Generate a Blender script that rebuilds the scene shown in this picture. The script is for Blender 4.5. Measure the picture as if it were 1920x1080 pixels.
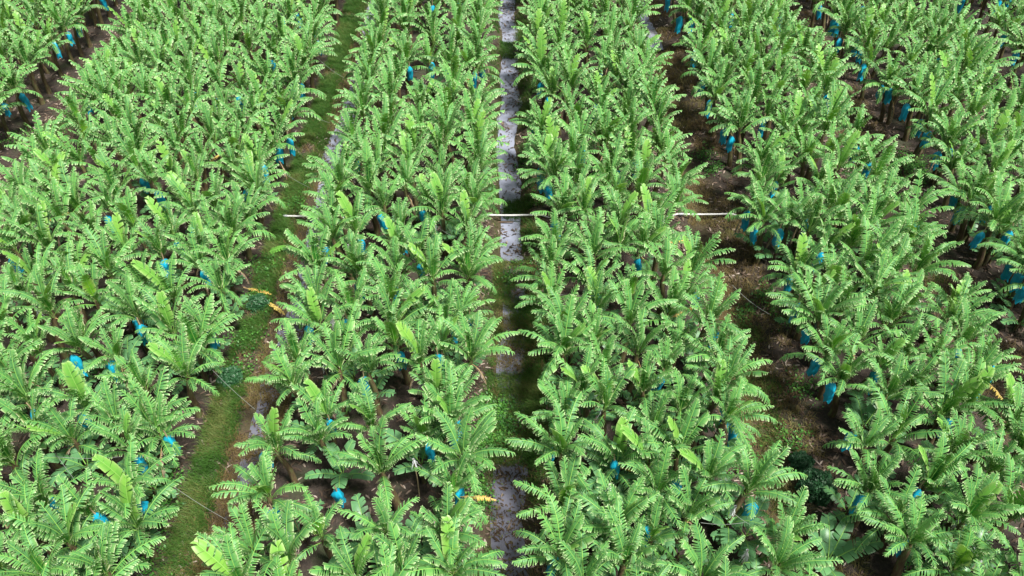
import bpy, math, random
import numpy as np
from mathutils import Vector, Matrix, Euler

for o in list(bpy.data.objects):
    bpy.data.objects.remove(o)
C = bpy.context.scene.collection
SC = bpy.context.scene
R = math.radians

# ------------------------------------------------------------------ camera
CAM_H, FPX, HOR = 21.2, 1450.0, 1420.0        # height (m), focal length and horizon offset in photo pixels
PITCH = math.atan(HOR / FPX)
YAW = R(0.42)
cam_d = bpy.data.cameras.new('camera'); cam_d.sensor_width = 36; cam_d.lens = FPX / 1920 * 36
cam_d.clip_start = 0.5; cam_d.clip_end = 3000
cam = bpy.data.objects.new('camera', cam_d); C.objects.link(cam)
cam.location = (0, 0, CAM_H); cam.rotation_euler = (math.pi / 2 - PITCH, 0, -YAW)
SC.camera = cam

# ------------------------------------------------------------------ sky, sun, exposure
SUN_EL, SUN_AZ = 64.0, 128.0                  # azimuth clockwise from +Y (away from the camera)
w = bpy.data.worlds.new('World'); SC.world = w; w.use_nodes = True
nt = w.node_tree; bg = nt.nodes['Background']
sky = nt.nodes.new('ShaderNodeTexSky'); sky.sky_type = 'NISHITA'; sky.sun_disc = False
sky.sun_elevation = R(SUN_EL); sky.sun_rotation = R(SUN_AZ)
sky.air_density = 1.0; sky.dust_density = 3.0; sky.ozone_density = 1.0
hs = nt.nodes.new('ShaderNodeHueSaturation'); hs.inputs['Saturation'].default_value = 0.45
nt.links.new(sky.outputs[0], hs.inputs['Color']); nt.links.new(hs.outputs[0], bg.inputs[0])
bg.inputs[1].default_value = 0.06
sd = bpy.data.lights.new('sun', 'SUN'); sd.energy = 4.2; sd.angle = R(9); sd.color = (1, .97, .90)
sun = bpy.data.objects.new('sun', sd); C.objects.link(sun)
sv = Vector((math.sin(R(SUN_AZ)) * math.cos(R(SUN_EL)), math.cos(R(SUN_AZ)) * math.cos(R(SUN_EL)), math.sin(R(SUN_EL))))
sun.rotation_euler = sv.to_track_quat('Z', 'Y').to_euler()
SC.view_settings.view_transform = 'Standard'; SC.view_settings.look = 'None'
SC.view_settings.gamma = 1; SC.view_settings.exposure = 1.15
SC.render.resolution_x = 1024; SC.render.resolution_y = 576
SC.cycles.max_bounces = 8; SC.cycles.transparent_max_bounces = 8

rnd = random.Random(7)
nrs = np.random.RandomState(5)

def px2w(x, y, z=0.0):
    """the point of the place at height z that the photograph shows at pixel x, y (measured from the photo)"""
    u = (x - 960) / FPX; v = (540 - y) / FPX
    d = Euler(cam.rotation_euler).to_matrix() @ Vector((u, v, -1))
    k = (z - CAM_H) / d.z
    return Vector((d.x * k, d.y * k, z))
_ci = Euler(cam.rotation_euler).to_matrix().transposed()
def w2px(p):
    q = _ci @ (Vector(p) - Vector((0, 0, CAM_H)))
    return 960 + FPX * q.x / -q.z, 540 - FPX * q.y / -q.z, -q.z

# ------------------------------------------------------------------ materials
def new_mat(name):
    m = bpy.data.materials.new(name); m.use_nodes = True
    n = m.node_tree; return m, n, n.nodes['Principled BSDF'], n.nodes['Material Output']
def N(n, t, **k):
    x = n.nodes.new(t)
    for a, b in k.items(): setattr(x, a, b)
    return x
def ramp(n, pts, fac=None, interp='LINEAR'):
    r = N(n, 'ShaderNodeValToRGB'); r.color_ramp.interpolation = interp
    e = r.color_ramp.elements
    while len(e) < len(pts): e.new(0.5)
    for i, (p, c) in enumerate(pts):
        e[i].position = p; e[i].color = (*c, 1)
    if fac is not None: n.links.new(fac, r.inputs[0])
    return r
def mth(n, op, a, b=None, clamp=False):
    x = N(n, 'ShaderNodeMath', operation=op); x.use_clamp = clamp
    for i, q in enumerate((a, b)):
        if q is None: continue
        if isinstance(q, (int, float)): x.inputs[i].default_value = q
        else: n.links.new(q, x.inputs[i])
    return x.outputs[0]
def mix(n, f, a, b, mode='MIX'):
    x = N(n, 'ShaderNodeMix', data_type='RGBA', blend_type=mode)
    for s, q in ((x.inputs[0], f), (x.inputs[6], a), (x.inputs[7], b)):
        if isinstance(q, (int, float)): s.default_value = q
        elif isinstance(q, tuple): s.default_value = (*q, 1)
        else: n.links.new(q, s)
    return x.outputs[2]
def noise(n, scale, detail=3, rough=.6, vec=None):
    x = N(n, 'ShaderNodeTexNoise'); x.inputs['Scale'].default_value = scale
    x.inputs['Detail'].default_value = detail; x.inputs['Roughness'].default_value = rough
    if vec is not None: n.links.new(vec, x.inputs['Vector'])
    return x.outputs[0]
def attr(n, name):
    return N(n, 'ShaderNodeAttribute', attribute_name=name).outputs['Fac']

def leaf_mat(name, cols, under, edge_col, edge_amt=.8, rough=.42, transl=.3, lite=(.36, .52, .13)):
    m, n, p, out = new_mat(name)
    rv = mth(n, 'FRACT', mth(n, 'ADD', N(n, 'ShaderNodeObjectInfo').outputs['Random'], attr(n, 'tint')))
    tone = attr(n, 'tone')
    f = mth(n, 'ADD', mth(n, 'MULTIPLY', rv, .68), mth(n, 'MULTIPLY', tone, .32))
    c = ramp(n, cols, f).outputs[0]
    co = N(n, 'ShaderNodeTexCoord').outputs['Object']
    # dried margin of the blade
    e = attr(n, 'edge')
    en = mth(n, 'ADD', e, mth(n, 'MULTIPLY', mth(n, 'SUBTRACT', noise(n, 9, 2, .5, co), .5), .5))
    ef = N(n, 'ShaderNodeMapRange'); ef.interpolation_type = 'SMOOTHSTEP'
    n.links.new(en, ef.inputs[0]); ef.inputs[1].default_value = .72; ef.inputs[2].default_value = 1.02
    ef.inputs[4].default_value = edge_amt
    # paler green next to the midrib
    mf = N(n, 'ShaderNodeMapRange'); n.links.new(e, mf.inputs[0]); mf.inputs[1].default_value = .30; mf.inputs[2].default_value = .95
    mf.inputs[3].default_value = 0; mf.inputs[4].default_value = .78
    c = mix(n, mf.outputs[0], c, lite)
    c = mix(n, ef.outputs[0], c, edge_col)
    c = mix(n, N(n, 'ShaderNodeNewGeometry').outputs['Backfacing'], c, mix(n, .6, c, under))
    n.links.new(c, p.inputs['Base Color']); p.inputs['Roughness'].default_value = rough
    p.inputs['Specular IOR Level'].default_value = .28
    t = N(n, 'ShaderNodeBsdfTranslucent')
    n.links.new(mix(n, .5, c, (.20, .38, .06)), t.inputs['Color'])
    ms = N(n, 'ShaderNodeMixShader'); ms.inputs[0].default_value = transl
    n.links.new(p.outputs[0], ms.inputs[1]); n.links.new(t.outputs[0], ms.inputs[2])
    n.links.new(ms.outputs[0], out.inputs[0])
    return m
M = {}
M['leaf'] = leaf_mat('banana_leaf', [(0, (.005, .055, .012)), (.3, (.014, .125, .019)), (.65, (.045, .23, .024)), (1, (.14, .37, .036))],
                     (.11, .28, .095), (.90, .90, .58), .92, .48, .2)
M['fresh'] = leaf_mat('new_leaf', [(0, (.05, .24, .012)), (.5, (.12, .36, .02)), (1, (.24, .46, .03))], (.14, .32, .07), (.6, .66, .3), .6, .4, .25)
M['young'] = leaf_mat('young_leaf', [(0, (.03, .14, .035)), (.5, (.05, .20, .04)), (1, (.09, .30, .05))],
                      (.14, .30, .15), (.30, .40, .2), .35, .35, .3, (.07, .24, .05))
M['yellow'] = leaf_mat('yellowed_leaf', [(0, (.70, .38, .02)), (.5, (.72, .46, .04)), (1, (.62, .52, .10))], (.6, .45, .15), (.40, .20, .06), .7, .6, .3, (.7, .5, .06))
M['dead'] = leaf_mat('dead_leaf', [(0, (.16, .10, .06)), (.5, (.30, .22, .15)), (1, (.48, .40, .31))], (.3, .24, .18), (.5, .44, .36), .5, .8, .1, (.42, .35, .26))

def simple(name, col, rough=.6, var=.25, scale=6, transl=0, spec=.4):
    m, n, p, out = new_mat(name)
    co = N(n, 'ShaderNodeTexCoord').outputs['Object']
    a = tuple(v * (1 - var) for v in col); b = tuple(min(1, v * (1 + var)) for v in col)
    c = mix(n, noise(n, scale, 4, .6, co), a, b)
    n.links.new(c, p.inputs['Base Color']); p.inputs['Roughness'].default_value = rough
    p.inputs['Specular IOR Level'].default_value = spec
    if transl:
        t = N(n, 'ShaderNodeBsdfTranslucent'); n.links.new(c, t.inputs['Color'])
        ms = N(n, 'ShaderNodeMixShader'); ms.inputs[0].default_value = transl
        n.links.new(p.outputs[0], ms.inputs[1]); n.links.new(t.outputs[0], ms.inputs[2]); n.links.new(ms.outputs[0], out.inputs[0])
    return m
M['midrib'] = simple('leaf_midrib', (.20, .38, .08), .45, .15)
M['midrib_dead'] = simple('dry_midrib', (.40, .28, .12), .7, .2)
M['bag'] = simple('blue_bag_film', (.014, .43, .62), .32, .35, 5, .35, .6)
M['cord'] = simple('white_twine', (.75, .77, .80), .45, .1, 30)
M['wire'] = simple('guy_cord', (.22, .24, .22), .6, .1, 30)
M['pipe'] = simple('white_pipe', (.55, .55, .54), .4, .12, 8)
M['pipe_grey'] = simple('grey_coupling', (.30, .31, .33), .5, .1, 8)
M['bamboo'] = simple('bamboo_prop', (.34, .27, .16), .7, .3, 10)
M['shrub'] = simple('shrub_leaf', (.022, .085, .030), .5, .5, 8, .15)
M['twig'] = simple('twig', (.12, .08, .05), .8, .3, 12)

def stem_mat():
    m, n, p, out = new_mat('pseudostem')
    co = N(n, 'ShaderNodeTexCoord').outputs['Object']
    mp = N(n, 'ShaderNodeMapping'); mp.inputs['Scale'].default_value = (9, 9, 1.6); n.links.new(co, mp.inputs[0])
    f = noise(n, 1.5, 5, .65, mp.outputs[0])
    c = ramp(n, [(.3, (.03, .02, .012)), (.48, (.09, .06, .03)), (.6, (.10, .11, .04)), (.75, (.18, .20, .08))], f).outputs[0]
    n.links.new(c, p.inputs['Base Color']); p.inputs['Roughness'].default_value = .6
    return m
M['stem'] = stem_mat()

def varied(name, cols, rough=.7, transl=0.0):
    m, n, p, out = new_mat(name)
    c = ramp(n, cols, attr(n, 'tone')).outputs[0]
    n.links.new(c, p.inputs['Base Color']); p.inputs['Roughness'].default_value = rough
    p.inputs['Specular IOR Level'].default_value = .3
    if transl:
        t = N(n, 'ShaderNodeBsdfTranslucent'); n.links.new(c, t.inputs['Color'])
        ms = N(n, 'ShaderNodeMixShader'); ms.inputs[0].default_value = transl
        n.links.new(p.outputs[0], ms.inputs[1]); n.links.new(t.outputs[0], ms.inputs[2]); n.links.new(ms.outputs[0], out.inputs[0])
    return m
M['grass'] = varied('bank_grass', [(0, (.03, .085, .012)), (.5, (.06, .16, .022)), (1, (.19, .20, .065))], .6, .35)
M['drygrass'] = varied('dry_grass', [(0, (.09, .06, .025)), (.5, (.18, .13, .05)), (1, (.16, .19, .05))], .7, .2)
M['weed'] = varied('weed_leaf', [(0, (.03, .11, .02)), (.6, (.06, .20, .03)), (1, (.13, .30, .05))], .5, .25)
M['litter'] = varied('leaf_litter', [(0, (.035, .022, .014)), (.5, (.09, .06, .042)), (.85, (.19, .14, .11)), (1, (.36, .30, .26))], .8)
M['debris'] = varied('floating_debris', [(0, (.03, .02, .012)), (.7, (.09, .06, .03)), (1, (.10, .13, .03))], .8)

def soil_mat():
    m, n, p, out = new_mat('wet_soil')
    pos = N(n, 'ShaderNodeNewGeometry').outputs['Position']
    f1 = noise(n, .8, 6, .65, pos); f2 = noise(n, 9, 5, .7, pos); f3 = noise(n, 30, 3, .6, pos)
    base = ramp(n, [(.3, (.012, .008, .006)), (.5, (.026, .017, .012)), (.62, (.045, .031, .023)), (.8, (.08, .058, .046))], f2).outputs[0]
    moss = mix(n, f3, (.018, .027, .008), (.040, .055, .015))
    k = N(n, 'ShaderNodeMapRange'); n.links.new(f1, k.inputs[0]); k.inputs[1].default_value = .50; k.inputs[2].default_value = .66
    k.inputs[4].default_value = .7
    c = mix(n, k.outputs[0], base, moss)
    c = mix(n, mth(n, 'MULTIPLY', attr(n, 'ditch'), .75, True), c, mix(n, f2, (.040, .024, .011), (.075, .066, .022)))
    n.links.new(c, p.inputs['Base Color'])
    p.inputs['Roughness'].default_value = .8
    b = N(n, 'ShaderNodeBump'); b.inputs['Strength'].default_value = .8; b.inputs['Distance'].default_value = .05
    n.links.new(mth(n, 'ADD', f2, mth(n, 'MULTIPLY', f3, .5)), b.inputs['Height']); n.links.new(b.outputs[0], p.inputs['Normal'])
    return m
M['soil'] = soil_mat()
def water_mat():
    m, n, p, out = new_mat('ditch_water')
    pos = N(n, 'ShaderNodeNewGeometry').outputs['Position']
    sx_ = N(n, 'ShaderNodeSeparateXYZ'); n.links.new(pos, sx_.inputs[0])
    hy = N(n, 'ShaderNodeMapRange'); n.links.new(sx_.outputs[1], hy.inputs[0]); hy.inputs[1].default_value = 14; hy.inputs[2].default_value = 26   # sky reflection painted into the water colour, paler and bluer with distance
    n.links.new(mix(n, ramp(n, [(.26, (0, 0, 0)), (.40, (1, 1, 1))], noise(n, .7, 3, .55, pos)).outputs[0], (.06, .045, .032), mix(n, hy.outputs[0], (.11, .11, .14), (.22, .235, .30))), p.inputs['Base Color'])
    p.inputs['Roughness'].default_value = .10; p.inputs['IOR'].default_value = 1.33
    p.inputs['Specular IOR Level'].default_value = .9
    f = noise(n, 14, 3, .6, pos)
    b = N(n, 'ShaderNodeBump'); b.inputs['Strength'].default_value = .12; b.inputs['Distance'].default_value = .02
    n.links.new(f, b.inputs['Height']); n.links.new(b.outputs[0], p.inputs['Normal'])
    return m
M['water'] = water_mat()

# ------------------------------------------------------------------ helpers
def mesh_np(name, V, F, mats, mi=None, attrs=None, smooth=False):
    me = bpy.data.meshes.new(name)
    V = np.asarray(V, np.float32); 
    quads = np.asarray(F, np.int32)
    k = quads.shape[1]
    me.vertices.add(len(V)); me.vertices.foreach_set('co', V.ravel())
    me.loops.add(quads.size); me.loops.foreach_set('vertex_index', quads.ravel())
    me.polygons.add(len(quads)); me.polygons.foreach_set('loop_start', np.arange(0, quads.size, k, dtype=np.int32))
    if mi is not None: me.polygons.foreach_set('material_index', np.asarray(mi, np.int32))
    if smooth: me.polygons.foreach_set('use_smooth', np.ones(len(quads), bool))
    for a, v in (attrs or {}).items():
        at = me.attributes.new(a, 'FLOAT', 'POINT'); at.data.foreach_set('value', np.asarray(v, np.float32))
    for m in mats: me.materials.append(m)
    me.update(calc_edges=True); me.validate()
    return me
def obj(name, me, parent=None, loc=(0, 0, 0)):
    o = bpy.data.objects.new(name, me); C.objects.link(o); o.location = loc
    if parent is not None: o.parent = parent
    return o
def tag(o, label=None, cat=None, group=None, kind=None):
    if label: o['label'] = label
    if cat: o['category'] = cat
    if group: o['group'] = group
    if kind: o['kind'] = kind
    return o
def tube(P, rad, seg=6):
    """quads of a tube along points P with radii rad"""
    V = []; F = []
    P = [Vector(p) for p in P]
    for i, p in enumerate(P):
        t = (P[min(i + 1, len(P) - 1)] - P[max(i - 1, 0)]).normalized()
        a = t.orthogonal().normalized() if i == 0 else (a - t * a.dot(t)).normalized()
        b = t.cross(a)
        r = rad[i] if hasattr(rad, '__len__') else rad
        for k in range(seg):
            th = 2 * math.pi * k / seg
            V.append(p + (a * math.cos(th) + b * math.sin(th)) * r)
    for i in range(len(P) - 1):
        for k in range(seg):
            k2 = (k + 1) % seg
            F.append((i * seg + k, i * seg + k2, (i + 1) * seg + k2, (i + 1) * seg + k))
    return V, F
def join(parts):
    V = []; F = []
    for v, f in parts:
        o = len(V); V += [tuple(q) for q in v]; F += [tuple(i + o for i in q) for q in f]
    return V, F

# ------------------------------------------------------------------ the ground and the ditches
YT = lambda py, z=0.: px2w(945, py, z).y
def meander(y): return .12 * np.sin(y * .35) + .08 * np.sin(y * .9 + 1)
DITCH = [(-21.8, 1.3, .22), (-8.2, 1.15, .56), (0.12, 1.15, .60), (8.5, 1.3, .34), (17.0, 1.3, .22), (25.3, 1.3, .22), (-35.0, 1.3, .22), (33.7, 1.3, .22)]
def vnoise(x, y, s, seed):
    """smooth value noise"""
    rs = np.random.RandomState(seed); T = rs.rand(256, 256)
    X = np.asarray(x) / s; Y = np.asarray(y) / s
    xi = np.floor(X).astype(int); yi = np.floor(Y).astype(int); fx = X - xi; fy = Y - yi
    fx = fx * fx * (3 - 2 * fx); fy = fy * fy * (3 - 2 * fy)
    g = lambda a, b: T[a % 256, b % 256]
    return (g(xi, yi) * (1 - fx) + g(xi + 1, yi) * fx) * (1 - fy) + (g(xi, yi + 1) * (1 - fx) + g(xi + 1, yi + 1) * fx) * fy
def ditch_f(x, y):
    d = np.zeros_like(x, dtype=float)
    for xc, hw, dep in DITCH:
        t = np.clip(1 - np.abs(x - xc - meander(y)) / hw, 0, 1); d = np.maximum(d, t * t * (3 - 2 * t) * dep)
    return d
def gz(x, y):
    x = np.asarray(x, float); y = np.asarray(y, float)
    f = ditch_f(x, y)
    z = -f + (vnoise(x, y, 1.3, 1) - .5) * .12 + (vnoise(x, y, .35, 2) - .5) * .07
    z += np.clip(f * 2, 0, 1) * (vnoise(x, y, .8, 3) - .45) * .20
    return z
fine_x = np.arange(-32, 32.01, .16); fine_y = np.arange(3, 62, .16)
gx = np.concatenate([[-1500, -600, -250, -120, -70, -50, -40, -36], fine_x, [36, 40, 50, 70, 120, 250, 600, 1500]])
gy = np.concatenate([[-1500, -500, -150, -50, -20, -8, -2, 1], fine_y, [64, 68, 75, 90, 120, 200, 400, 900, 2500]])
GX, GY = np.meshgrid(gx, gy)
GZ = gz(GX, GY)
far = np.clip((np.maximum(np.abs(GX) - 32, GY - 62)) / 8, 0, 1); GZ = GZ * (1 - far)
V = np.stack([GX, GY, GZ], -1).reshape(-1, 3)
nx, ny = len(gx), len(gy)
I = (np.arange(ny - 1)[:, None] * nx + np.arange(nx - 1)[None, :]).ravel()
F = np.stack([I, I + 1, I + nx + 1, I + nx], 1)
g = obj('ground', mesh_np('ground', V, F, [M['soil']], attrs={'ditch': np.clip(ditch_f(GX, GY).ravel() * 3, 0, 1)}, smooth=True))
tag(g, 'dark wet plantation soil between the banana rows', kind='structure')

WL = -.36
def strip(name, x0, x1, y0, y1, z, mat, label):
    ys = np.linspace(y0, y1, 60); V = []; F = []
    for i, yy in enumerate(ys):
        m = float(meander(yy)); V += [(x0 + m, yy, z), (x1 + m, yy, z)]
        if i: F.append((2 * i - 2, 2 * i - 1, 2 * i + 1, 2 * i))
    o = obj(name, mesh_np(name, V, F, [mat])); tag(o, label, kind='structure'); return o
strip('ditch_water', -1.0, 1.25, 2, 62, WL, M['water'], 'pale sky-reflecting water in the straight central channel')
strip('ditch_water', -9.2, -7.1, 2, 62, WL, M['water'], 'narrow water beside the grassy bank of the left ditch')
strip('ditch_water', 7.5, 8.9, 41.5, 48, WL + .12, M['water'], 'small pool in the brown right ditch near the top')

# ------------------------------------------------------------------ ground cover (stuff)
def blades(name, pts, h, wd, mat, label, cat, per=10, spread=.12, lean=.5, dirv=None):
    n = len(pts) * per
    P = np.repeat(np.asarray(pts, float), per, 0)
    P[:, 0] += nrs.randn(n) * spread; P[:, 1] += nrs.randn(n) * spread
    z = gz(P[:, 0], P[:, 1]); z = np.maximum(z, WL - .03)
    az = nrs.rand(n) * 2 * np.pi; H = h * (.5 + nrs.rand(n)); le = lean * nrs.rand(n) * H
    dx, dy = np.cos(az) * le, np.sin(az) * le
    if dirv: dx += dirv[0] * H; dy += dirv[1] * H
    pa = az + np.pi / 2; wx, wy = np.cos(pa) * wd / 2, np.sin(pa) * wd / 2
    B = np.stack([P[:, 0], P[:, 1], z - .01], 1); Wv = np.stack([wx, wy, 0 * wx], 1)
    Mi = B + np.stack([dx * .4, dy * .4, H * .6], 1); T = B + np.stack([dx * 1.2, dy * 1.2, H * .85], 1)
    V = np.stack([B - Wv, B + Wv, Mi - Wv * .8, Mi + Wv * .8, T - Wv * .15, T + Wv * .15], 1).reshape(-1, 3)
    b = np.arange(n)[:, None] * 6
    F = np.concatenate([b + [0, 1, 3, 2], b + [2, 3, 5, 4]])
    tone = np.repeat(np.clip(vnoise(P[:, 0], P[:, 1], .8, 9) * .6 + nrs.rand(n) * .4, 0, 1), 6)
    o = obj(name, mesh_np(name, V, F, [mat], attrs={'tone': tone})); tag(o, label, cat, kind='stuff'); return o
def scatter(x0, x1, y0, y1, n, thr=0, seed=11, s=1.2):
    p = np.stack([x0 + nrs.rand(n) * (x1 - x0), y0 + nrs.rand(n) * (y1 - y0)], 1)
    k = vnoise(p[:, 0], p[:, 1], s, seed) > thr
    return p[k]
gp = [scatter(-9.95, -9.0, 7, 60, 8500, .17), scatter(-9.9, -8.8, 28, 60, 2500, .1)]
gp += [scatter(-22.9, -21.6, 28, 60, 1500, .5), scatter(16.2, 17.6, 22, 32, 700, .4), scatter(8.2, 9.4, 12, 20, 500, .55)]
for a, b, x0, x1 in ((480, 640, -.5, 1.5), (365, 400, -.1, 1.2), (690, 860, -.7, 1.2), (70, 100, -.3, .5)):
    ya, yb = YT(b), YT(a); gp.append(scatter(x0, x1, ya, yb, int(160 * (yb - ya) * (x1 - x0)), .33, 21, .7))
gp += [scatter(.62, 1.7, 9, 58, 3800, .42, 33, .9), scatter(-.95, -.42, 9, 58, 1500, .35, 34, .8)]
blades('grass', np.concatenate(gp), .22, .014, M['grass'], 'long green grass along the ditch banks', 'grass', 9, .07, .9, (-.25, -.2))
dg = [scatter(-10.1, -9.2, 6, 60, 1500, .4, 91, .7), scatter(-9.1, -7.5, 6, 19, 2600, .22, 90, .6), scatter(7.8, 10.2, 8, 60, 6500, .3), scatter(-9.1, -8.5, 8, 60, 1600, .35), scatter(16.2, 18.6, 10, 60, 3500, .4), scatter(.6, 1.8, 8, 60, 1800, .5, 44)]
ya, yb = YT(860), YT(480); dg.append(scatter(-.5, 1.3, ya, yb, 1500, .35, 52, .8))
blades('dry_grass', np.concatenate(dg), .16, .014, M['drygrass'], 'brown matted dry grass on the ditch floor', 'dry grass', 8, .08, 1.3)

def leafbits(name, pts, size, mat, label, cat, per=14, spread=.16, hgt=.22, elong=1.6, flat=False):
    n = len(pts) * per
    P = np.repeat(np.asarray(pts, float), per, 0)
    P[:, 0] += nrs.randn(n) * spread; P[:, 1] += nrs.randn(n) * spread
    z = np.maximum(gz(P[:, 0], P[:, 1]), WL + .005) + (.012 if flat else .03) + nrs.rand(n) * hgt
    az = nrs.rand(n) * 2 * np.pi; tl = (nrs.rand(n) - .5) * (.5 if flat else 1.3); s = size * (.5 + nrs.rand(n))
    a = np.stack([np.cos(az) * np.cos(tl), np.sin(az) * np.cos(tl), np.sin(tl)], 1) * (s * elong)[:, None] / 2
    b = np.stack([-np.sin(az), np.cos(az), (nrs.rand(n) - .5) * .6], 1) * s[:, None] / 2
    c = np.stack([P[:, 0], P[:, 1], z], 1); up = np.array([0, 0, 1.]) * (s * .18)[:, None]
    V = np.stack([c - a, c - b * .9 + up * 0, c + a, c + b * .9], 1)
    if flat:
        V = np.stack([c - a - b * .5, c - b * .9 - a * -.0 + up, c + a - b * .2, c + a * .9 + b * .5, c + b * .8 + up, c - a * .9 + b * .3], 1)
        i = np.arange(n)[:, None] * 6; F = np.concatenate([i + [0, 1, 4, 5], i + [1, 2, 3, 4]]); k = 6
    else:
        i = np.arange(n)[:, None] * 4; F = i + [0, 1, 2, 3]; k = 4
    tone = np.repeat(nrs.rand(n) ** 1.3, k)
    o = obj(name, mesh_np(name, V.reshape(-1, 3), F, [mat], attrs={'tone': tone})); tag(o, label, cat, kind='stuff'); return o
wp = []
for x, y, r, n in ((300, 968, .7, 40), (295, 925, .4, 14), (320, 900, .4, 12), (275, 965, .4, 16), (262, 1070, .6, 22), (480, 570, .5, 20), (500, 500, .6, 26), (450, 640, .6, 20),
                   (440, 700, .5, 16), (545, 385, .5, 18), (560, 390, .4, 10), (930, 760, .5, 40), (945, 790, .5, 40), (905, 770, .5, 30), (900, 830, .4, 30), (880, 860, .5, 30), (870, 900, .5, 26), (905, 930, .3, 12),
                   (925, 815, .4, 24), (1000, 345, .4, 14), (985, 500, .5, 20), (960, 510, .5, 14), (1320, 290, .5, 22), (1400, 575, .4, 16), (1335, 320, .4, 14), (1500, 730, .5, 16), (1480, 820, .5, 14),
                   (1700, 310, .9, 60), (1720, 325, .7, 40), (1470, 590, .5, 20), (1440, 560, .4, 14), (1300, 130, .4, 14), (1730, 980, .5, 16), (1745, 1000, .5, 16), (250, 930, .4, 14), (100, 240, .8, 14),
                   (1390, 870, .6, 24), (1380, 840, .5, 16), (1010, 370, .4, 14), (985, 300, .5, 16), (30, 265, .8, 18)):
    p = px2w(x, y, 0)
    wp += [(p.x + rnd.gauss(0, r * .5), p.y + rnd.gauss(0, r * .6)) for _ in range(n)]
leafbits('weeds', wp, .055, M['weed'], 'bright green low weeds on the ditch banks', 'weeds')
bed = scatter(-31, 31, 6, 60, 9000, 0)
near_edge = []
for xc, hw, dep in DITCH[:6]:
    for s in (-1, 1):
        near_edge.append(scatter(xc + s * .8 - .5, xc + s * .8 + .9 * s + .5, 6, 60, 700, .3, 60))
leafbits('leaf_litter', np.concatenate([bed] + near_edge), .06, M['litter'], 'dry fallen banana leaf litter on the soil', 'leaf litter', 5, .22, .03, 3.0, True)
leafbits('floating_debris', np.concatenate([scatter(-.7, .9, 6, 24, 900, .42, 71, .8), scatter(-.7, .9, 24, 60, 900, .5, 71, .5), scatter(-.5, .7, 6, 17, 350, 0), scatter(-9.0, -7.4, 6, 60, 4200, .3, 72, .8)]), .035, M['debris'], 'dark bits and duckweed floating on the ditch water', 'floating debris', 3, .08, .01, 2.5, True)

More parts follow.
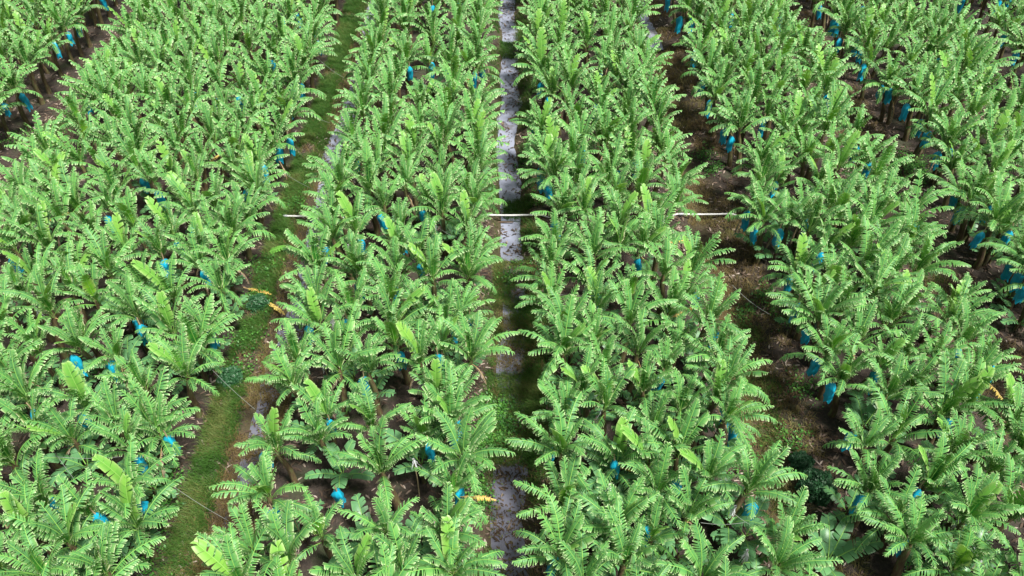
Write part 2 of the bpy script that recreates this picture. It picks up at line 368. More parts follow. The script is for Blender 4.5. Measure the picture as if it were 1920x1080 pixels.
# ------------------------------------------------------------------ banana leaf meshes
class Leaf: pass
LODS = {}
def make_leaf(*a, **k):
    lf = make_leaf_(*a, **k)
    lf.lod = make_leaf_(*a, **dict(k, fine=1.9, S=3))
    bpy.data.meshes.remove(lf.lod.me)
    return lf
def make_leaf_(name, L, W, e0, e1, tear, droop, seed, mats=None, pet=.26, vee=0., lat=0., rag=.28, powr=1.5, fine=1., S=5):
    r = random.Random(seed); mats = mats or [M['leaf'], M['midrib']]
    n = 30; P = []; T = []; pos = Vector((0, 0, 0)); tot = L + pet
    for i in range(n + 1):
        t = i / n; e = R(e0 + (e1 - e0) * t ** powr); a = lat * t * t
        d = Vector((math.cos(e) * math.cos(a), math.cos(e) * math.sin(a), math.sin(e)))
        P.append(pos.copy()); T.append(d); pos = pos + d * (tot / n)
    def at(s):        # s in metres along the midrib
        x = max(0, min(n - 1e-4, s / tot * n)); i = int(x); f = x - i
        return P[i].lerp(P[i + 1], f), T[i].lerp(T[i + 1], f).normalized()
    V = []; F = []; MI = []; E = []; TO = []
    def prof(t):
        v = min(1, (t / .14) ** .55) if t > 0 else 0
        if t > .70: v *= math.sqrt(max(0, 1 - ((t - .70) / .31) ** 2))
        return v
    for sg in (-1, 1):
        t = 0.0
        while t < .985:
            if r.random() < tear: wl = r.uniform(.035, .075) * fine
            else: wl = r.uniform(.08, .30)
            t1 = min(1.0, t + wl / L); K = max(1, int((t1 - t) * L / (.07 * fine)))
            dr = R(droop) * r.uniform(.6, 1.35); tw = R(r.uniform(-10, 10)) * (1 if K < 2 else .4)
            ln = W * r.uniform(1 - rag, 1.04); tone = r.random(); curlx = r.uniform(.0, .5)
            base = len(V)
            for k in range(K + 1):
                f = k / K; tt = t + (t1 - t) * f
                p, d = at(pet + tt * L)
                y = Vector((-math.sin(lat * tt * tt), math.cos(lat * tt * tt), 0)); nn = d.cross(y).normalized()
                fw = R(14 + 42 * tt ** 3) + tw
                nar = (f - .5) * (t1 - t) * L
                w_ = ln * prof(min(.999, max(.01, tt))); q = p.copy(); ang = -R(vee)
                dn = (-nn * .55 + Vector((0, 0, -1)) * .45); dn = (dn - y * dn.dot(y)).normalized()
                for s in range(S):
                    sf = s / (S - 1)
                    if s:
                        ang = -R(vee) * (1 - sf) + dr * (sf + curlx * sf * sf)
                        dir_ = (y * sg * math.cos(fw) + d * math.sin(fw)) * math.cos(ang) + dn * math.sin(ang)
                        q = q + dir_ * (w_ / (S - 1))
                    gap = 1 if K > 2 else (1 - .50 * sf ** 1.8)
                    V.append(q - d * nar * (1 - gap)); E.append(max(sf, (tt - .93) / .07 if tt > .93 else 0)); TO.append(tone)
            for k in range(K):
                for s in range(S - 1):
                    a0 = base + k * S + s; q = (a0, a0 + S, a0 + S + 1, a0 + 1)
                    F.append(q if sg < 0 else q[::-1]); MI.append(0)
            t = t1 + (.004 if r.random() < .8 else .03)
    # midrib: a slim keel standing a little above the blade
    m0 = len(V); ns = 16
    for i in range(ns + 1):
        s = tot * i / ns; p, d = at(s); y = Vector((-d.y, d.x, 0)).normalized() if abs(d.z) < .999 else Vector((0, 1, 0))
        if y.y < 0: y = -y
        nn = d.cross(y).normalized(); wd = .018 * (1 - .72 * i / ns) + .003
        for c in (-y * wd + nn * .003, nn * wd * .7, y * wd + nn * .003, -nn * wd * .9):
            V.append(p + c); E.append(0); TO.append(.5)
    for i in range(ns):
        for k in range(4):
            a0 = m0 + i * 4 + k; b0 = m0 + i * 4 + (k + 1) % 4
            F.append((a0, b0, b0 + 4, a0 + 4)); MI.append(1)
    lf = Leaf(); lf.V = np.array([tuple(v) for v in V], np.float32); lf.F = np.array(F, np.int32); lf.MI = np.array(MI, np.int32)
    lf.E = np.array(E, np.float32); lf.T = np.array(TO, np.float32); lf.mats = mats
    lf.me = mesh_np(name, lf.V, lf.F, mats, lf.MI, {'edge': lf.E, 'tone': lf.T}, smooth=True)
    return lf
LV = {'erect': [], 'mid': [], 'out': [], 'low': [], 'fresh': [], 'young': [], 'yellow': [], 'dead': []}
for i in range(6):
    LV['erect'].append(make_leaf('leaf', rnd.uniform(1.75, 2.05), rnd.uniform(.24, .28), rnd.uniform(80, 87), rnd.uniform(45, 66), (.97, .85)[i % 2], 32, 100 + i, vee=18, lat=rnd.uniform(-.45, .45)))
for i in range(8):
    LV['mid'].append(make_leaf('leaf', rnd.uniform(1.8, 2.15), rnd.uniform(.25, .30), rnd.uniform(71, 81), rnd.uniform(-8, 42), (.98, .97, .88)[i % 3], 40, 200 + i, vee=12, lat=rnd.uniform(-.5, .5)))
for i in range(7):
    LV['out'].append(make_leaf('leaf', rnd.uniform(1.7, 2.0), rnd.uniform(.25, .30), rnd.uniform(58, 70), rnd.uniform(-40, 2), (.98, .9)[i % 2], 48, 300 + i, vee=6, lat=rnd.uniform(-.3, .3)))
for i in range(5):
    LV['low'].append(make_leaf('leaf', rnd.uniform(1.5, 1.75), rnd.uniform(.25, .30), rnd.uniform(32, 48), rnd.uniform(-70, -45), .97, 50, 400 + i, vee=0, lat=rnd.uniform(-.3, .3)))
for i in range(4):
    LV['fresh'].append(make_leaf('leaf', rnd.uniform(1.6, 1.9), rnd.uniform(.26, .31), rnd.uniform(74, 84), rnd.uniform(35, 60), .12, 14, 500 + i, [M['fresh'], M['midrib']], vee=26, rag=.05))
for i in range(5):
    LV['young'].append(make_leaf('leaf', rnd.uniform(1.15, 1.55), rnd.uniform(.24, .30), rnd.uniform(50, 68), rnd.uniform(-10, 20), .08, 14, 600 + i, [M['young'], M['midrib']], pet=.2, vee=18, rag=.03))
for i in range(2):
    LV['yellow'].append(make_leaf('yellow_leaf', 1.3, .17, 14, -20, .97, 55, 700 + i, [M['yellow'], M['midrib_dead']]))
for i in range(3):
    LV['dead'].append(make_leaf('dead_leaf', rnd.uniform(1.2, 1.5), .15, -15, -88, .9, 80, 800 + i, [M['dead'], M['midrib_dead']], powr=.5))

STEM_H = 2.15
STEMS = []
for i, ln in enumerate((0, .12, .25, .38)):
    P = [(ln * (k / 8) ** 1.6, .04 * math.sin(k), STEM_H * k / 8 - .12) for k in range(9)]
    P.append((ln * 1.05, .04 * math.sin(8), STEM_H + .18))
    rad = [.15, .13, .12, .115, .11, .10, .095, .09, .08, .03]
    Vs, Fs = tube(P, rad, 9)
    a = {'n': 0}
    me = mesh_np('pseudostem', [tuple(v) for v in Vs], Fs, [M['stem']], smooth=True)
    STEMS.append((me, np.array([tuple(v) for v in Vs], np.float32), np.array(Fs, np.int32), ln))

def compose(r, young=False, yellow=None, facing=None):
    """leaf list of a plant: (kind, variant, azimuth, tilt, scale, drop)"""
    L = []; a0 = r.uniform(0, 360); n = 0
    if young:
        for k in range(r.randint(5, 7)):
            L.append(('young', r.randrange(5), a0 + k * 137.5 + r.uniform(-15, 15), r.uniform(-14, 26), r.uniform(.65, 1.0), .05 * k))
        return L
    seq = ['fresh'] if r.random() < .55 else ['erect']
    seq += ['erect'] * r.choice((2, 3)) + ['mid'] * r.choice((4, 5)) + ['out'] * r.choice((3, 4, 4)) + ['low'] * r.choice((0, 1, 1, 2))
    sc = .79 * r.uniform(.86, 1.12)
    for k, kd in enumerate(seq):
        L.append((kd, r.randrange(len(LV[kd])), a0 + k * 137.5 + r.uniform(-32, 32), r.uniform(-13, 12), sc * r.uniform(.82, 1.12), .03 * k))
    if facing is not None:
        for da in (-62, -24, 20, 58):
            kd = r.choice(('out', 'out', 'low', 'mid'))
            L.append((kd, r.randrange(len(LV[kd])), facing + da + r.uniform(-14, 14), r.uniform(-4, 16), sc * r.uniform(.85, 1.05), .12))
    if r.random() < .38: L.append(('dead', r.randrange(3), r.uniform(0, 360), r.uniform(-8, 8), r.uniform(.6, .85), .35))
    if yellow is not None: L.append(('yellow', r.randrange(2), yellow, 0, .75, .3))
    return L
def sucker(seed):
    r = random.Random(seed); Vs, Fs, Ms, Es, Ts = [], [], [], [], []; n = 0
    for k in range(r.randint(4, 6)):
        L_ = LV['young'][r.randrange(5)].lod
        m = Matrix.Translation((0, 0, .35)) @ Matrix.Rotation(R(k * 137.5 + r.uniform(-20, 20)), 4, 'Z') @ Matrix.Rotation(R(r.uniform(-10, 20)), 4, 'Y') @ Matrix.Scale(r.uniform(.5, .85), 4)
        A = np.array(m, np.float32); Vs.append(L_.V @ A[:3, :3].T + A[:3, 3]); Fs.append(L_.F + n); n += len(L_.V); Ms.append(L_.MI); Es.append(L_.E); Ts.append(L_.T)
    v, f = tube([(0, 0, -.1), (0, 0, .2), (0, 0, .5)], [.06, .05, .03], 6)
    Vs.append(np.array([tuple(q) for q in v], np.float32)); Fs.append(np.array(f) + n); Ms.append(np.full(len(f), 2)); Es.append(np.zeros(len(v))); Ts.append(np.zeros(len(v)))
    return mesh_np('sucker', np.concatenate(Vs), np.concatenate(Fs), [M['young'], M['midrib'], M['stem']], np.concatenate(Ms), {'edge': np.concatenate(Es), 'tone': np.concatenate(Ts)}, smooth=True)
SUCK = [sucker(i) for i in range(5)]
def leaf_matrix(lf, h):
    kd, vi, az, tilt, s, drop = lf
    m = Matrix.Translation(h + Vector((0, 0, .10 - drop))) @ Matrix.Rotation(R(az), 4, 'Z') @ Matrix.Rotation(R(tilt), 4, 'Y') @ Matrix.Translation((.035, 0, 0))
    return m @ Matrix.Scale(s, 4)

# ------------------------------------------------------------------ where the plants stand
BEDS = [  # first row x, last row x, rows, words, side of counting
    (-34.1, -23.9, 8, 'left of far left ditch', -1),
    (-19.6, -10.2, 8, 'left of grassy left ditch', -1),
    (-6.7, -1.4, 5, 'left of central channel', -1),
    (1.7, 6.7, 5, 'right of central channel', 1),
    (10.4, 15.0, 5, 'right of brown right ditch', 1),
    (18.6, 23.7, 5, 'right of second right ditch', 1),
    (26.9, 32.2, 5, 'right of third right ditch', 1)]
BAGS = """107,93 133,75 149,57 195,8 12,208 47,190 185,180 169,202 370,189 412,200 452,195 250,235 231,260 60,32
595,75 599,92 512,128 567,172 550,176 502,179 536,206 812,25 861,15 769,140 811,132 840,145 890,150 905,145 570,5 531,40 560,40 642,4
1055,24 1067,39 1105,57 1252,6 1275,45 1296,48 1370,38 1427,4 1014,170 1026,197 1125,147 1204,179 1117,210 1002,252 1301,110 1315,165 1328,203 1355,255 1428,240
1521,4 1534,23 1559,51 1569,52 1570,86 1604,87 1612,105 1606,122 1616,135 1629,143 1478,71 1462,40 1649,175 1664,181 1546,174 1551,196 1695,210 1722,240 1736,262 1802,8 1879,78 1901,112 1754,124 1615,24 1869,15 1890,8 1726,4
1455,278 1604,289 1754,300 1777,294 1626,320 1787,380 1799,404 1850,402 1834,452 1884,449 1887,507 1904,529 1457,445 1510,427 1536,490 1452,357 1711,434 1477,532
1369,272 1379,283 1014,330 1012,344 1026,361 1189,319 1156,336 1094,290 1040,432 1396,411 1411,440 1194,502
544,274 525,291 496,325 671,312 819,352 715,417 794,412 677,464 614,480 760,459 791,510 674,536
270,290 272,350 217,371 300,374 206,422 365,437 337,470 314,504 29,500 465,372 386,524
279,559 262,611 271,626 400,636 145,682 214,696 72,785 161,794
675,547 740,551 582,627 654,615 881,610 852,625 751,677 685,725 837,762 622,804 862,805 822,682
1117,567 1300,566 1339,637 1137,727 1237,720 1070,765 1355,782 1377,809
1490,584 1510,632 1529,690 1555,735 1799,595 1636,715 1851,702 1820,752 1772,802 1916,555 1789,671
322,835 267,872 99,950 190,979 274,959 304,812 501,862 517,971 856,825 805,845 859,929 636,937
1149,880 1375,820 1032,857 1264,915 1214,1002 1405,957 1040,1061 1611,945 1591,829 1712,932 1806,987 1686,1025"""
BAGS = [tuple(float(v) for v in s.split(',')) for s in BAGS.split()]
HEARTS = [(162, 955), (250, 922), (247, 845), (78, 935), (95, 1085), (597, 990), (725, 995), (850, 915), (717, 890), (840, 1010), (667, 1085), (547, 1060), (507, 935), (630, 917),
          (1052, 855), (1160, 855), (1275, 842), (1225, 995), (1292, 957), (1060, 935), (1052, 1035), (1172, 1060), (1320, 1075), (1400, 925), (1477, 990), (1455, 1065),
          (1632, 915), (1682, 965), (1705, 1020), (1620, 842), (1802, 982), (1747, 895), (1820, 950), (850, 1075)]
GAPS = [(795, 185, 1.0), (800, 210, .8), (825, 470, .7), (800, 500, .7), (1165, 545, .6), (1285, 505, .5), (690, 975, .5), (1850, 1035, 1.0), (1385, 455, .3), (1250, 880, .55),
        (830, 385, .6), (240, 985, .9), (1370, 300, .3), (1210, 320, .6), (70, 975, .5), (1350, 965, .8), (1165, 960, .8), (850, 860, .4), (560, 935, .4), (770, 865, .5), (220, 730, .5), (335, 720, .3), (1590, 590, .5)]
plants = []      # dicts with x, y (heart), bed, row
for bi, (xa, xb, nr, words, sg) in enumerate(BEDS):
    for ri in range(nr):
        x0 = xa + (xb - xa) * ri / (nr - 1)
        order = (nr - ri) if sg < 0 else ri + 1
        edge = -1 if ri == 0 else (1 if ri == nr - 1 else 0)
        y = 6.0 + (ri % 2) * .65 + rnd.uniform(-.2, .2)
        while y < 52:
            if rnd.random() < .05: y += 1.3; continue
            plants.append(dict(x=x0 + rnd.uniform(-.2, .2), y=y + rnd.uniform(-.22, .22), bed=bi, row=order, x0=x0, edge=edge, bags=[], fixed=False, young=False, yellow=None))
            y += 1.3
def nearest(x, y, cond=lambda p: True):
    return min((p for p in plants if cond(p)), key=lambda p: (p['x'] - x) ** 2 * 1.3 + (p['y'] - y) ** 2)
HZ = 2.2
for hx, hy in HEARTS:
    q = px2w(hx, hy, HZ); p = nearest(q.x, q.y, lambda p: not p['fixed'])
    if (p['x'] - q.x) ** 2 + (p['y'] - q.y) ** 2 < 1.7: p['x'], p['y'], p['fixed'] = q.x, q.y, True
for gx_, gy_, rr in GAPS:
    q = px2w(gx_, gy_, 1.2); rr *= .9
    plants = [p for p in plants if p['fixed'] or (p['x'] - q.x) ** 2 + (p['y'] - q.y) ** 2 > rr * rr]
bags = []
for bx, by in BAGS:
    q = px2w(bx, by, 1.62)
    p = nearest(q.x, q.y + .2, lambda p: len(p['bags']) < 1 and -50 < w2px((p['x'], p['y'], HZ))[0] < 1970 and -5 < w2px((p['x'], p['y'], HZ))[1] < 1150)
    if (p['x'] - q.x) ** 2 + (p['y'] - q.y) ** 2 > 3: continue
    if (p['x'] - q.x) ** 2 + (p['y'] - q.y) ** 2 > 2.2: p = nearest(q.x, q.y + .2)
    if not p['fixed'] and not p['bags']:
        ox = .30 * -p['edge'] if p['edge'] else rnd.choice((-.15, .15))
        p['x'] = q.x + ox; p['y'] = q.y + (.16 if p['edge'] else .26); p['fixed'] = True
    bg_ = dict(x=q.x, y=q.y, plant=p); p['bags'].append(bg_); bags.append(bg_)
# keep unfixed plants from standing on top of the measured ones
for p in plants:
    if p['fixed']: continue
    for q in plants:
        if q is p or not q['fixed'] : continue
        dx, dy = p['x'] - q['x'], p['y'] - q['y']; d = math.hypot(dx, dy)
        if d < .95:
            p['dead'] = d < .5
            k = (.95 - d) / max(d, .01) * .8; p['x'] += dx * k * .4; p['y'] += dy * k
plants = [p for p in plants if not p.get('dead')]
YOUNG = [(160, 870), (750, 1062), (1162, 965), (1365, 985), (1812, 1068), (242, 688), (802, 452), (1140, 905), (1190, 935), (805, 170), (200, 975), (235, 1010), (690, 1010), (1200, 1030),
         (1400, 1000), (1330, 905), (240, 590), (280, 560), (180, 780), (790, 870), (1090, 780), (1560, 1040), (1740, 1010), (1130, 990), (850, 440), (640, 880), (125, 1010), (1620, 800), (1300, 780), (1760, 920)]
for x, y in YOUNG:
    q = px2w(x, y, 1.0)
    plants.append(dict(x=q.x, y=q.y, young=True, bags=[], yellow=None, edge=0, bed=-1, row=0, x0=q.x))
YEL = [(1165, 872, -5), (1350, 97, 60), (1267, 455, 20), (860, 255, -80), (103, 400, 40), (52, 322, 10), (1842, 660, -70), (858, 140, -90), (787, 640, 100), (1240, 620, 30), (1060, 100, 60), (165, 890, 10), (365, 300, 60), (915, 935, -5)]
mature = [p for p in plants if not p['young']]
for x, y, az in YEL:
    q = px2w(x, y, 1.9); p = min(mature, key=lambda p: (p['x'] - q.x) ** 2 + (p['y'] - q.y) ** 2); p['yellow'] = az

ONES = ['', 'first', 'second', 'third', 'fourth', 'fifth', 'sixth', 'seventh', 'eighth', 'ninth', 'tenth', 'eleventh', 'twelfth', 'thirteenth', 'fourteenth', 'fifteenth', 'sixteenth', 'seventeenth', 'eighteenth', 'nineteenth']
def ordw(n):
    if n < 20: return ONES[n]
    t, u = divmod(n, 10); s = {2: ('twenty', 'twentieth'), 3: ('thirty', 'thirtieth'), 4: ('forty', 'fortieth')}[t]
    return s[1] if u == 0 else s[0] + '-' + ONES[u]

for p in plants:
    p['h'] = (rnd.uniform(.78, 1.08) if not p['young'] else rnd.uniform(.3, .5))
    sx, sy, dep = w2px((p['x'], p['y'], HZ)); p['px'] = (sx, sy); p['depth'] = dep
    p['in'] = -60 < sx < 1980 and -15 < sy < 1165
inframe = sorted([p for p in plants if p['in']], key=lambda p: p['depth'])
for p in plants: p['solo'] = False
k = 0
for p in inframe:
    if p['young']: p['solo'] = True
    elif k < 296: p['solo'] = True; k += 1
rows = {}
for p in inframe:
    if not p['young']: rows.setdefault((p['bed'], p['row']), []).append(p)
for (b, r_), lst in rows.items():
    lst.sort(key=lambda p: -p['px'][1])
    for i, p in enumerate(lst):
        p['where'] = '%s from photo bottom, %s row %s' % (ordw(i + 1), ONES[r_], BEDS[b][3])

# ------------------------------------------------------------------ build the plants
merge_V, merge_F, merge_MI, merge_E, merge_T, merge_I = [], [], [], [], [], []
MM = [M['leaf'], M['fresh'], M['midrib'], M['young'], M['yellow'], M['midrib_dead'], M['dead'], M['stem']]
mv = 0
def add_merge(Vv, Ff, MIi, Ee, Tt, mat4, tint):
    global mv
    A = np.array(mat4, np.float32)
    merge_V.append(Vv @ A[:3, :3].T + A[:3, 3]); merge_F.append(Ff + mv); mv += len(Vv)
    merge_MI.append(MIi); merge_E.append(Ee); merge_T.append(Tt); merge_I.append(np.full(len(Vv), tint, np.float32))
young_i = 0
for pi_, p in enumerate(plants):
    r = random.Random(1000 + pi_)
    if not p['solo'] and not (-260 < p['px'][0] < 2180 and -90 < p['px'][1] < 1400): continue
    comp = compose(r, p['young'], p['yellow'], None if not p['edge'] else (0. if p['edge'] > 0 else 180.))
    hs = p['h']
    if p['young']: si, laz = 0, 0.
    elif p['edge']: si, laz = r.choice((2, 3, 3)), (0. if p['edge'] > 0 else 180.) + r.uniform(-25, 25)
    else: si, laz = r.choice((0, 1, 1, 2, 2, 3)), r.uniform(0, 360)
    me, sv_, sf_, ln = STEMS[si]
    wd = hs if not p['young'] else .55
    off = Matrix.Rotation(R(laz), 3, 'Z') @ Vector((ln * wd, 0, 0))
    bx, by = p['x'] - off.x, p['y'] - off.y
    bz = float(gz(bx, by)) - .02
    heart = Vector((off.x, off.y, STEM_H * hs))
    p['base'] = Vector((bx, by, bz)); p['heartz'] = bz + STEM_H * hs
    stemM = Matrix.Rotation(R(laz), 4, 'Z') @ Matrix.Diagonal((wd, wd, hs, 1))
    if p['solo']:
        e = bpy.data.objects.new('young_banana_plant' if p['young'] else 'banana_plant', None); C.objects.link(e)
        e.location = p['base']; e.empty_display_size = .3
        if p['young']:
            q = min(mature, key=lambda m: (m['x'] - p['x']) ** 2 + (m['y'] - p['y']) ** 2 if 'where' in m else 1e9)
            p['near'] = q
            tag(e, 'young', 'young plant', 'young banana plants low between the rows')
            p['obj'] = e
        else:
            ext = 'bagged ' if p['bags'] else ''
            if p['yellow'] is not None: ext = 'yellow-leafed '
            tag(e, '%sbanana plant, %s' % (ext, p['where']), 'banana plant', 'banana plants standing in rows')
        s = obj('pseudostem', me, e); s.matrix_local = stemM
        for lf in comp:
            nm = {'dead': 'dead_leaf', 'yellow': 'yellow_leaf'}.get(lf[0], 'leaf')
            o = obj(nm, LV[lf[0]][lf[1]].me, e); o.matrix_local = leaf_matrix(lf, heart)
            if nm == 'yellow_leaf': o['label'] = 'orange-yellow dying leaf'
            if nm == 'dead_leaf': o['label'] = 'brown dry hanging leaf'
        if not p['young'] and r.random() < .5:
            a = r.uniform(0, 6.28); o = obj('sucker', SUCK[r.randrange(5)], e, (math.cos(a) * .3, math.sin(a) * .3, 0)); o.rotation_euler = (0, 0, a); o.scale = (1, 1, r.uniform(.8, 1.5)); o['label'] = 'low dark broad-leafed shoot'
    else:
        B = Matrix.Translation(p['base'])
        z = np.zeros(len(sv_), np.float32)
        add_merge(sv_, sf_, np.full(len(sf_), 7), z, z, B @ stemM, 0)
        for lf in comp:
            L_ = LV[lf[0]][lf[1]].lod
            idx = np.array([MM.index(m) for m in L_.mats]); add_merge(L_.V, L_.F, idx[L_.MI], L_.E, L_.T, B @ leaf_matrix(lf, heart), r.random())
# labels of the young plants: by the mature plant they stand beside
cnt = {}
for p in plants:
    if p['young'] and 'obj' in p:
        key = p['near']['where']; cnt[key] = cnt.get(key, 0) + 1
        side = 'left' if p['x'] < p['near']['x'] else 'right'
        p['obj']['label'] = '%s young plant beside plant %s' % (('low', 'second', 'third', 'fourth', 'fifth')[cnt[key] - 1], key)
if mv:
    me = mesh_np('banana_plants', np.concatenate(merge_V), np.concatenate(merge_F), MM, np.concatenate(merge_MI),
                 {'edge': np.concatenate(merge_E), 'tone': np.concatenate(merge_T), 'tint': np.concatenate(merge_I)}, smooth=True)
    tag(obj('banana_plants', me), 'mass of distant banana plants filling the top of the plantation', 'banana plants', kind='stuff')

# ------------------------------------------------------------------ blue fruit bags
def bag_mesh(seed):
    r = random.Random(seed); seg = 18; rings = 12; Ls = r.uniform(.74, .92)
    ph = [r.uniform(0, 6.28) for _ in range(4)]; V = []; F = []
    for i in range(rings + 1):
        t = i / rings; z = -Ls * t
        rad = .02 + .135 * min(1, (t / .25)) ** .7
        if t > .5: rad *= 1 - .12 * math.sin((t - .5) * 5)
        for k in range(seg):
            a = 2 * math.pi * k / seg
            w_ = 1 + .16 * math.sin(3 * a + ph[0] + t * 3) + .12 * math.sin(6 * a + ph[1] - t * 4) + .10 * math.sin(t * 11 + ph[2] + a)
            zz = z + (.09 * math.sin(4 * a + ph[3]) if i == rings else 0)
            V.append((math.cos(a) * rad * w_ * 1.05, math.sin(a) * rad * w_ * .85, zz))
    for i in range(rings):
        for k in range(seg):
            k2 = (k + 1) % seg; F.append((i * seg + k, i * seg + k2, (i + 1) * seg + k2, (i + 1) * seg + k))
    return mesh_np('fruit_bag', V, F, [M['bag']], smooth=True)
BM = [bag_mesh(i) for i in range(6)]
tv, tf = join([tube([(0, 0, .30), (0.01, 0, .12), (0, 0, -.03)], [.022, .022, .03], 6), tube([(0, 0, -.015), (0, 0, -.05)], [.034, .036], 8)])
TIE = mesh_np('fruit_stalk', tv, tf, [M['bamboo']], smooth=True)
for i, b in enumerate(bags):
    p = b['plant']; r = random.Random(i)
    if 'base' not in p or 'where' not in p: continue
    o = obj('fruit_bag', BM[i % 6], None, (b['x'], b['y'], 2.10))
    o.rotation_euler = (R(r.uniform(-6, 6)), R(r.uniform(-6, 6)), r.uniform(0, 6.28)); s = r.uniform(.9, 1.08); o.scale = (s, s, s)
    j = p['bags'].index(b)
    wh = p.get('where')
    tag(o, ('%sblue bag on plant %s' % (('', 'second ', 'third ', 'fourth ')[j], wh)), 'fruit bag', 'blue bags hanging over the fruit bunches')
    obj('fruit_stalk', TIE, o)

# ------------------------------------------------------------------ white twine bundles on props
TW = [(130, 825), (52, 982), (546, 962), (539, 1005), (777, 872), (780, 820), (754, 1077), (1142, 920), (1159, 1030), (1375, 960), (1397, 1042), (1822, 1032), (1836, 1050), (1735, 857), (1800, 982),
      (624, 607), (609, 690), (790, 690), (789, 725), (1110, 560), (1114, 615), (1311, 682), (1127, 777), (75, 590), (655, 470), (814, 420), (807, 507), (1506, 397), (1242, 417), (1591, 600)]
def twine_mesh(seed):
    r = random.Random(seed); parts = []
    for k in range(16):
        a = r.uniform(0, 6.28); x, y = 0, 0; P = [(0, 0, .0)]; l = r.uniform(.25, .6)
        for j in range(1, 5):
            P.append((math.cos(a) * .11 * (j / 4) ** .7 * r.uniform(.4, 1.3), math.sin(a) * .11 * (j / 4) ** .7 * r.uniform(.4, 1.3), -l * j / 4))
        parts.append(tube(P, [.010, .011, .009, .008, .006], 4))
    parts.append(tube([(0, 0, .04), (0, 0, -.05)], [.04, .035], 7))
    v, f = join(parts); return mesh_np('twine', v, f, [M['cord']])
TWM = [twine_mesh(i) for i in range(5)]
rows_by = [m for m in mature if 'where' in m]
used = {}
for i, (x, y) in enumerate(TW):
    q = px2w(x, y, 1.7); gz_ = float(gz(q.x, q.y))
    e = bpy.data.objects.new('propping_pole', None); C.objects.link(e); e.location = (q.x, q.y, gz_)
    m = min(rows_by, key=lambda m: (m['x'] - q.x) ** 2 + (m['y'] - q.y) ** 2)
    used[m['where']] = used.get(m['where'], 0) + 1
    tag(e, '%stwine-tied pole beside plant %s' % ('' if used[m['where']] == 1 else 'second ', m['where']), 'propping pole', 'poles tied with white twine')
    hh = 2.0 - gz_
    v, f = tube([(0, 0, -.1), (.02, .01, hh * .5), (0, 0, hh)], [.022, .02, .016], 6)
    obj('pole', mesh_np('pole', [tuple(a) for a in v], f, [M['bamboo']], smooth=True), e)
    t = obj('twine', TWM[i % 5], e, (0, 0, hh - .02)); t.rotation_euler = (0, 0, rnd.uniform(0, 6)); s = rnd.uniform(.8, 1.15); t.scale = (s, s, s)

# ------------------------------------------------------------------ guy cords between plants
WIRES = [(330, 915, 418, 970, 'across the grass at lower left'), (195, 995, 268, 1080, 'near the bottom left corner'), (111, 856, 217, 856, 'level, above the lower left beds'), (107, 855, 140, 900, 'short, slanting at lower left'),
         (205, 708, 268, 745, 'over the wide left bed'), (405, 700, 470, 760, 'across the left ditch below its dark bush'), (75, 775, 142, 796, 'over the lower left edge of the photo'), (775, 862, 838, 905, 'left of the lower central channel'),
         (705, 1055, 755, 1073, 'above a young plant at bottom centre'), (1322, 980, 1388, 980, 'level, over young plant at lower right'), (1372, 958, 1425, 992, 'slanting by the white twine at lower right'), (1110, 1037, 1160, 1037, 'level at the bottom right of centre'),
         (1150, 950, 1198, 935, 'above the young plants right of centre'), (515, 312, 583, 352, 'across the upper left ditch grass'), (815, 420, 856, 445, 'over a gap left of the pipe'), (820, 485, 868, 512, 'over the bare gap left of centre'),
         (600, 112, 640, 142, 'across the top of the left ditch'), (575, 208, 614, 228, 'across the left ditch, upper third'), (765, 130, 840, 138, 'over the dark upper gap'), (1380, 540, 1436, 584, 'across the brown right ditch, middle'),
         (760, 205, 815, 206, 'over the bare upper gap'), (1750, 1005, 1800, 1100, 'at the bottom right corner'), (1350, 815, 1440, 880, 'by the lower right bags'), (240, 315, 300, 330, 'over the dark hollow at upper left'), (1010, 545, 1120, 555, 'level, right of the central channel')]
for i, (x0, y0, x1, y1, ws) in enumerate(WIRES):
    a = px2w(x0, y0, 1.95); b = px2w(x1, y1, 1.75); d = (b - a); a2 = a - d * .12; b2 = b + d * .12
    P = [a2.lerp(b2, t / 6) + Vector((0, 0, -.10 * math.sin(math.pi * t / 6))) for t in range(7)]
    base = P[0].copy(); v, f = tube([q - base for q in P], .0055, 4)
    o = obj('guy_cord', mesh_np('guy_cord', [tuple(q) for q in v], f, [M['wire']]), None, base)
    tag(o, 'thin pale guy cord strung ' + ws, 'cord', 'guy cords strung between the plants')

# ------------------------------------------------------------------ white pipe across the ditches
yp = px2w(955, 405, .05).y
e = bpy.data.objects.new('irrigation_pipe', None); C.objects.link(e); e.location = (0, yp, 0)
tag(e, 'long white irrigation pipe crossing the ditches mid-photo', 'pipe')
xl = px2w(533, 403, .05).x; xr = px2w(1408, 401, .05).x
def pz(x):
    d = min(abs(x + 8.6), abs(x - .2), abs(x - 8.5)); t = max(0, min(1, (d - 1.2) / .8)); return .12 * (1 - t) - .25 * t - .03 * math.cos(d * 1.3)
P = [(x, 0, pz(x)) for x in np.linspace(xl, xr, 90)]
v, f = tube(P, .042, 8); obj('pipe', mesh_np('pipe', [tuple(q) for q in v], f, [M['pipe']], smooth=True), e)
for x in (xl + .1, -7.6, -.9, 1.3, 7.5, xr - .1):
    zc = pz(x)
    v, f = tube([(x - .09, 0, zc), (x + .09, 0, zc)], .056, 10); obj('coupling', mesh_np('coupling', [tuple(q) for q in v], f, [M['pipe_grey']], smooth=True), e)
for x in (-1.1, 1.1, -9.2, -7.2, 7.6, 9.3):
    g0 = float(gz(x, yp)); v, f = tube([(x, .06, g0 - .2), (x, .055, .14)], .025, 6); obj('stake', mesh_np('stake', [tuple(q) for q in v], f, [M['bamboo']]), e)
q = px2w(930, 419, WL); v, f = tube([(-.9, 0, 0), (.1, .02, .03), (.75, -.05, .08)], [.035, .032, .025], 6)
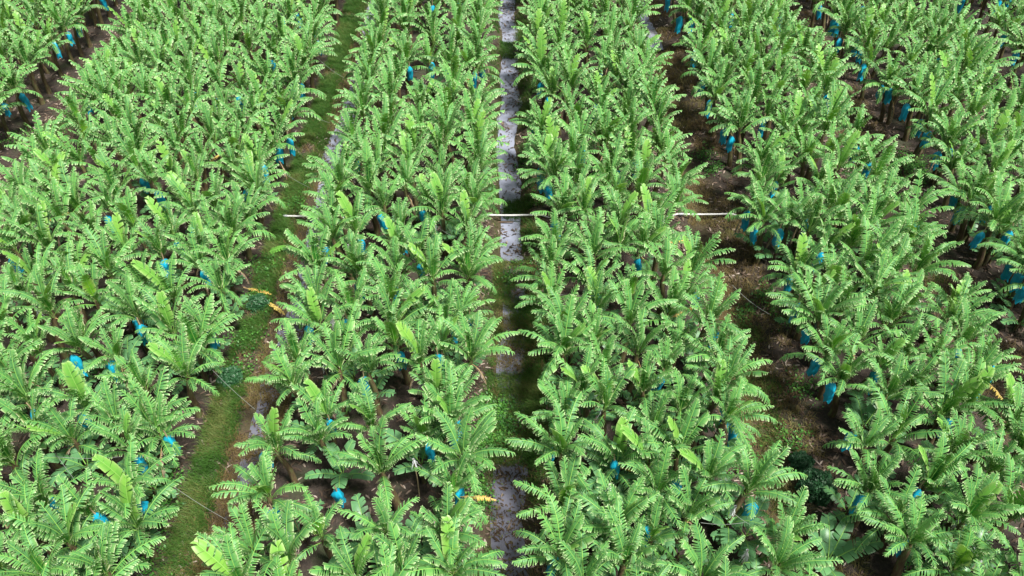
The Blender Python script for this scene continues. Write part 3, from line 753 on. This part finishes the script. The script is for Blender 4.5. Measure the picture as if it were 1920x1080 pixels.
tag(obj('fallen_branch', mesh_np('fallen_branch', [tuple(a) for a in v], f, [M['twig']]), None, (q.x, q.y, WL + .03)), 'dark branch lying in the channel just below the white pipe', 'branch')
q = px2w(960, 222, WL); v, f = tube([(-.2, -.1, 0), (.3, .05, .05), (.9, .1, .18)], [.04, .035, .02], 6)
tag(obj('fallen_branch', mesh_np('fallen_branch', [tuple(a) for a in v], f, [M['twig']]), None, (q.x, q.y, WL + .03)), 'dark branch poking into the upper central water', 'branch')

# ------------------------------------------------------------------ fallen leaves on the ditch floors
def fallen(x, y, az, kind, label, s=1.0):
    lf = LV[kind][0]
    q = px2w(x, y, 0); V2 = lf.V.copy()
    V2[:, 2] = V2[:, 2] * .12
    me = mesh_np('fallen_leaf', V2, lf.F, lf.mats, lf.MI, {'edge': lf.E * .5, 'tone': lf.T}, smooth=True)
    zz = max(float(gz(q.x, q.y)), WL) + .16
    o = obj('fallen_leaf', me, None, (q.x, q.y, zz)); o.rotation_euler = (0, 0, R(az)); o.scale = (s, s, s)
    tag(o, label, 'fallen leaf', 'fallen leaves on the ditch banks')
fallen(458, 544, -18, 'yellow', 'orange fallen leaf pointing into the dark bush by the left ditch', .8)
fallen(497, 566, -40, 'yellow', 'orange fallen leaf lying right of the dark bush by the left ditch', .8)
fallen(505, 478, 10, 'fresh', 'yellow-green fallen leaf lying beside the water of the left ditch', .75)
fallen(300, 955, 160, 'dead', 'brown curled leaf on the bank at lower left', .6)

# ------------------------------------------------------------------ dark shrubs on the ditch banks
def shrub(x, y, rad, hgt, n, label, seed):
    r = np.random.RandomState(seed); q = px2w(x, y, hgt * .5); z0 = float(gz(q.x, q.y))
    e = bpy.data.objects.new('shrub', None); C.objects.link(e); e.location = (q.x, q.y, z0)
    tag(e, label, 'shrub', 'small round shrubs on the ditch banks')
    parts = []
    for k in range(9):
        a = r.rand() * 6.28; l = rad * (.5 + .4 * r.rand())
        parts.append(tube([(0, 0, -.05), (math.cos(a) * l * .4, math.sin(a) * l * .4, hgt * .4), (math.cos(a) * l, math.sin(a) * l, hgt * .8)], [.02, .014, .006], 5))
    v, f = join(parts); obj('branches', mesh_np('branches', v, f, [M['twig']]), e)
    u = r.randn(n, 3); u /= np.linalg.norm(u, axis=1)[:, None]; u[:, 2] = np.abs(u[:, 2])
    lump = 1 + .18 * np.sin(u[:, 0] * 5 + seed) * np.cos(u[:, 1] * 6)
    c = u * (r.rand(n) ** .33)[:, None] * np.array([rad, rad, hgt]) * lump[:, None]; c[:, 2] += .04
    az = r.rand(n) * 6.28; tl = (r.rand(n) - .5) * 1.6; s = .05 * (.6 + .8 * r.rand(n))
    a = np.stack([np.cos(az) * np.cos(tl), np.sin(az) * np.cos(tl), np.sin(tl)], 1) * s[:, None]
    b = np.stack([-np.sin(az), np.cos(az), (r.rand(n) - .5)], 1) * (s * .55)[:, None]
    V = np.stack([c - a, c - b, c + a, c + b], 1).reshape(-1, 3); i = np.arange(n)[:, None] * 4
    obj('foliage', mesh_np('foliage', V, i + [0, 1, 2, 3], [M['shrub']]), e)
shrub(1535, 905, .55, .75, 5200, 'round dark green shrub in the right ditch at lower right', 1)
shrub(430, 705, .42, .5, 2600, 'dark leafy shrub on the left ditch bank, lower part of photo', 2)
shrub(482, 565, .40, .45, 2400, 'dark green shrub beside orange fallen leaves by the left ditch', 3)
shrub(1505, 862, .38, .35, 1600, 'low dark shrub just above the round shrub in the right ditch', 4)
print('plants', len(plants), 'solo', sum(p['solo'] for p in plants), 'inframe', len(inframe), 'merged verts', mv, 'bags', len(bags))
